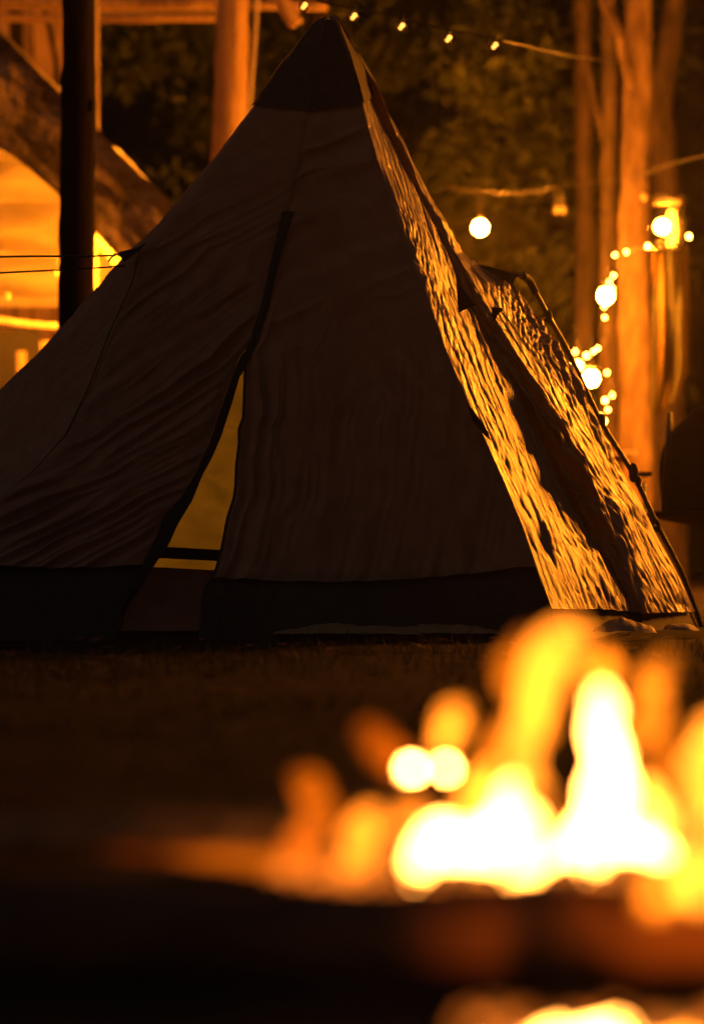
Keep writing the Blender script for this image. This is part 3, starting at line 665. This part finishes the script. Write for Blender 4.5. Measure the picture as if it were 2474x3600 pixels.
# ------------------------------------------------------------------ campfire
def flame_mesh(cl, hw, Y, seed, L_):
    n = 22
    pts = np.array([P(x, y, Y) for x, y in cl]); hwm = np.array(hw) * (1.1 if L_ < 8 else 1.0) * Y / F
    p, r = resample(pts, n, hwm)
    k = np.arange(n)
    p[:, 0] += .006 * (2 * vn(k * .45, k * 0 + seed, seed) - 1); p[:, 1] += .012 * (2 * vn(k * .4, k * 0 + seed, seed + 5) - 1)
    v, f = tube(p, np.maximum(r, .0008), 12, None, .18, seed, .75)
    heat = np.repeat(np.interp(np.linspace(0, 1, n), (0, .12, .65, 1), (.8, 1, .9, .3)), 12)
    return (v, f), heat
FL = [  # centre line (base -> tip), half widths, distance, strength
    ([(1470, 3105), (1500, 2960), (1560, 2920), (1600, 2890)], [40, 55, 40, 8], 4.05, 34),
    ([(1560, 3105), (1620, 2980), (1680, 2930), (1720, 2860)], [60, 60, 45, 8], 4.12, 34),
    ([(1700, 3105), (1740, 2960), (1790, 2840), (1815, 2730)], [70, 62, 48, 8], 4.1, 40),
    ([(1820, 3105), (1860, 2990), (1860, 2900), (1850, 2800)], [60, 50, 36, 8], 4.0, 30),
    ([(1960, 3105), (2020, 2960), (2130, 2800), (2120, 2600), (2105, 2470), (2110, 2410)], [60, 55, 62, 52, 50, 14], 4.15, 40),
    ([(2080, 3105), (2150, 2930), (2190, 2780), (2150, 2640), (2140, 2560)], [60, 66, 40, 34, 8], 4.2, 36),
    ([(2150, 2960), (2230, 2950), (2310, 2990), (2360, 3010)], [50, 46, 40, 12], 3.98, 34),
    ([(1880, 2800), (1850, 2640), (1880, 2480), (1920, 2330), (1990, 2230), (2010, 2180)], [40, 50, 62, 80, 70, 20], 4.2, 2.5),
    ([(1900, 2600), (1900, 2450), (1930, 2320), (1960, 2250)], [30, 40, 46, 20], 4.25, 1.6),
    ([(1840, 2560), (1810, 2440), (1815, 2330), (1870, 2230)], [20, 40, 50, 20], 4.3, .8),
    ([(1442, 2712), (1446, 2702), (1450, 2692)], [13, 17, 8], 4.1, 46),
    ([(1560, 2712), (1565, 2700), (1568, 2686)], [12, 17, 8], 4.12, 34),
    ([(1560, 2640), (1580, 2570), (1600, 2520), (1625, 2490)], [30, 45, 50, 16], 4.1, 2.0),
    ([(1230, 3105), (1260, 2960), (1280, 2890), (1300, 2850)], [40, 55, 50, 16], 4.1, 1.9),
    ([(1150, 2960), (1120, 2860), (1090, 2770), (1080, 2720)], [60, 55, 55, 20], 4.25, .42),
    ([(1180, 3050), (980, 3030), (780, 3014), (600, 3004)], [34, 30, 24, 10], 4.15, .55),  # orange glow along the ground, laid in as a flat flame
    ([(760, 3010), (620, 3004), (460, 2998), (330, 2994)], [24, 20, 16, 8], 4.2, .10),  # faint far end of the same added ground glow
    ([(1060, 3105), (1050, 2980), (1070, 2930), (1080, 2900)], [40, 60, 50, 20], 4.2, .35),
    ([(1420, 2700), (1360, 2640), (1310, 2590), (1290, 2560)], [60, 60, 60, 20], 4.3, .26),
    ([(1340, 3105), (1400, 2960), (1440, 2880), (1470, 2800)], [70, 60, 50, 16], 4.25, 1.3),
    ([(1700, 2780), (1720, 2680), (1740, 2590), (1790, 2520)], [40, 50, 40, 12], 4.25, 1.0),
    ([(2240, 2620), (2280, 2480), (2310, 2380), (2345, 2300)], [40, 55, 50, 16], 4.25, 1.25),
    ([(2080, 2480), (2110, 2380), (2130, 2330), (2135, 2290)], [50, 50, 40, 16], 4.3, 1.1),
    ([(2300, 2900), (2320, 2760), (2330, 2620), (2340, 2530)], [40, 44, 40, 12], 4.25, .75),
    ([(2440, 2860), (2470, 2720), (2500, 2600), (2510, 2520)], [40, 60, 60, 20], 4.1, 3.0),
    ([(2290, 2960), (2300, 2880), (2280, 2790), (2270, 2740)], [50, 50, 30, 10], 4.1, 6),
    ([(2440, 3150), (2440, 3080), (2470, 2980), (2500, 2900)], [40, 56, 60, 20], 3.2, 3.4),
    ([(2280, 3180), (2310, 3150), (2360, 3110), (2380, 3080)], [30, 40, 34, 10], 3.2, 1.3),
    ([(1880, 3105), (1920, 2960), (1960, 2880), (1980, 2820)], [60, 45, 30, 10], 4.25, .9),
    ([(1640, 2930), (1660, 2820), (1700, 2740), (1720, 2690)], [60, 60, 50, 14], 4.25, 2.4),
    ([(1830, 3790), (1880, 3735), (1960, 3705), (2060, 3690)], [50, 60, 54, 14], 2.75, 40),
    ([(2000, 3790), (2080, 3725), (2160, 3685), (2230, 3690)], [60, 66, 60, 14], 2.75, 60),
    ([(1560, 3825), (1680, 3805), (1780, 3770), (1850, 3745)], [30, 40, 40, 14], 2.75, 5),
    ([(2340, 3790), (2400, 3735), (2450, 3710), (2500, 3700)], [60, 60, 50, 14], 2.75, 5),
]
def campfire():
    b = P(1900, 3110, 4.1); b[2] = 0
    t = thing('campfire', 'blazing open campfire with tall yellow and orange flames in front of the tent', 'campfire', b)
    for i, (cl, hw, Y, L_) in enumerate(FL):
        vf, heat = flame_mesh(cl, hw, Y, i + 1, L_)
        o = obj('flame', vf, flame_mat(L_), t)
        at = o.data.attributes.new('flame_strength', 'FLOAT', 'POINT'); at.data.foreach_set('value', heat.astype(np.float32))
campfire()
def log(label, a, b, r, seed, mat='charred'):
    a, b = np.array(a, float), np.array(b, float)
    pts = [a + (b - a) * t + np.array((0, 0, .006 * math.sin(t * 7 + seed))) for t in np.linspace(0, 1, 6)]
    t = thing('firewood_log', label, 'log', (a + b) / 2 - np.array((0, 0, r)))
    obj('bark', tube(pts, [r * .95, r, r * 1.02, r, r * .98, r * .92], 16, 40, .10, seed), mat, t)
    for e, s in ((a, -1), (b, 1)):
        d = (b - a) / np.linalg.norm(b - a)
        obj('cut_end', tube([e - d * s * .004, e + d * s * .004], r * .86, 14), 'log_wood', t)
def hot():
    m = surf('charred_hot', (.03, .026, .025), (.08, .065, .055), rough=.9, scale=14, bump=1, bscale=30, bdist=.01); nt, N, L = nodes_of(m)
    b = N['Principled BSDF']; fac = texc(nt, 9, detail=2)
    tc = N.new('ShaderNodeTexCoord'); sx = N.new('ShaderNodeSeparateXYZ'); L.new(tc.outputs['Object'], sx.inputs[0])
    mr = N.new('ShaderNodeMapRange'); mr.inputs['From Min'].default_value = .10; mr.inputs['From Max'].default_value = .28; L.new(sx.outputs[0], mr.inputs[0])
    r = N.new('ShaderNodeMapRange'); r.inputs['From Min'].default_value = .5; r.inputs['From Max'].default_value = .66; L.new(fac, r.inputs[0])
    mu = N.new('ShaderNodeMath'); mu.operation = 'MULTIPLY'; L.new(mr.outputs[0], mu.inputs[0]); L.new(r.outputs[0], mu.inputs[1])
    m2 = N.new('ShaderNodeMath'); m2.operation = 'MULTIPLY'; m2.inputs[1].default_value = .32; L.new(mu.outputs[0], m2.inputs[0])
    b.inputs['Emission Color'].default_value = (1, .12, .004, 1); L.new(m2.outputs[0], b.inputs['Emission Strength'])
hot()
log('thick charred log lying across the front of the campfire', (-.62, 3.42, .040), (.50, 3.38, .030), .040, 2, 'charred_hot')
log('thin fire-lit stick on the ground reaching left out of the flames', (-.42, 4.46, .026), (.06, 4.2, .034), .026, 5, 'split_wood')
log('log burning under the tallest white flame', (.02, 4.42, .035), (.50, 4.36, .035), .034, 8)
log('log burning under the left flames', (-.16, 4.52, .03), (.22, 4.6, .03), .03, 11)
def embers():
    r = np.random.default_rng(5); parts = []
    for i in range(350):
        if i < 300: x, y = r.normal(.17, .11), r.normal(4.08, .13)
        else: x, y = r.uniform(.08, .32), r.uniform(2.72, 2.88)
        s = r.uniform(.006, .016)
        v, f = ball((x, y, r.uniform(.004, .02)), s, 1, 1, .7, 6, 4); v = v + r.normal(0, s * .15, v.shape); parts.append((v, f))
    m = bpy.data.materials.new('ember_glow'); nt, N, L = nodes_of(m); bs = N['Principled BSDF']
    bs.inputs['Base Color'].default_value = (.03, .025, .022, 1); bs.inputs['Roughness'].default_value = .9
    fac = texc(nt, 40); col = ramp(nt, fac, (0, 0, 0), (1, .2, .015), .45, .62)
    L.new(col, bs.inputs['Emission Color']); bs.inputs['Emission Strength'].default_value = 2.0
    o = obj('embers', join(*parts), m); meta(o, 'glowing red embers heaped under the flames', 'embers', kind='stuff')
embers()

# ------------------------------------------------------------------ grass and leaf litter
def grass():
    n = 9000; r = np.random.default_rng(11)
    x = r.uniform(-2.4, 2.4, n); y = r.uniform(6.0, 13.0, n)
    keep = vn(x * 1.5, y * 1.5, 4) > .45; x, y = x[keep], y[keep]; n = len(x)
    h = r.uniform(.015, .055, n); a = r.uniform(0, 6.28, n); w = .0025
    dx, dy = np.cos(a) * w, np.sin(a) * w; lx, ly = r.normal(0, .015, n), r.normal(0, .015, n)
    z0 = np.full(n, -.012)
    v = np.stack([np.stack([x - dx, y - dy, z0], 1), np.stack([x + dx, y + dy, z0], 1), np.stack([x + lx, y + ly, h], 1)], 1).reshape(-1, 3)
    meta(obj('grass', (v, np.arange(3 * n).reshape(-1, 3)), 'grass', None, False), 'sparse trampled grass on the dark ground in front of the tent', 'grass', kind='stuff')
grass()
def litter():
    n = 500; r = np.random.default_rng(12)
    c = np.stack([r.uniform(-1.6, 1.6, n), r.uniform(4.6, 12.8, n), r.uniform(.004, .02, n)], 1)
    a = np.stack([np.cos(t := r.uniform(0, 6.28, n)), np.sin(t), r.uniform(-.3, .3, n)], 1); b = np.stack([-np.sin(t), np.cos(t), r.uniform(-.3, .3, n)], 1)
    s = r.uniform(.015, .04, n)[:, None]
    v = np.stack([c - a * s, c + b * s * .5, c + a * s, c - b * s * .5], 1).reshape(-1, 3)
    meta(obj('leaf_litter', (v, np.arange(4 * n).reshape(-1, 4)), 'litter', None, False), 'dead reddish leaves scattered over the dark ground', 'leaf litter', kind='stuff')
litter()

# ------------------------------------------------------------------ haze added for bulb glow
def haze():
    o = obj('haze', box((0, 20, 4.5), (130, 62, 11.6)), 'soil', None, False)
    m = bpy.data.materials.new('glow_haze'); nt, N, L = nodes_of(m); N.remove(N['Principled BSDF'])
    v = N.new('ShaderNodeVolumePrincipled'); v.inputs['Color'].default_value = (.9, .88, .85, 1)
    v.inputs['Density'].default_value = .0003; v.inputs['Anisotropy'].default_value = .92
    L.new(v.outputs[0], N['Material Output'].inputs['Volume']); o.data.materials[0] = m
    meta(o, 'thin haze added for bulb glow and lifted blacks', 'haze', kind='stuff')
haze()
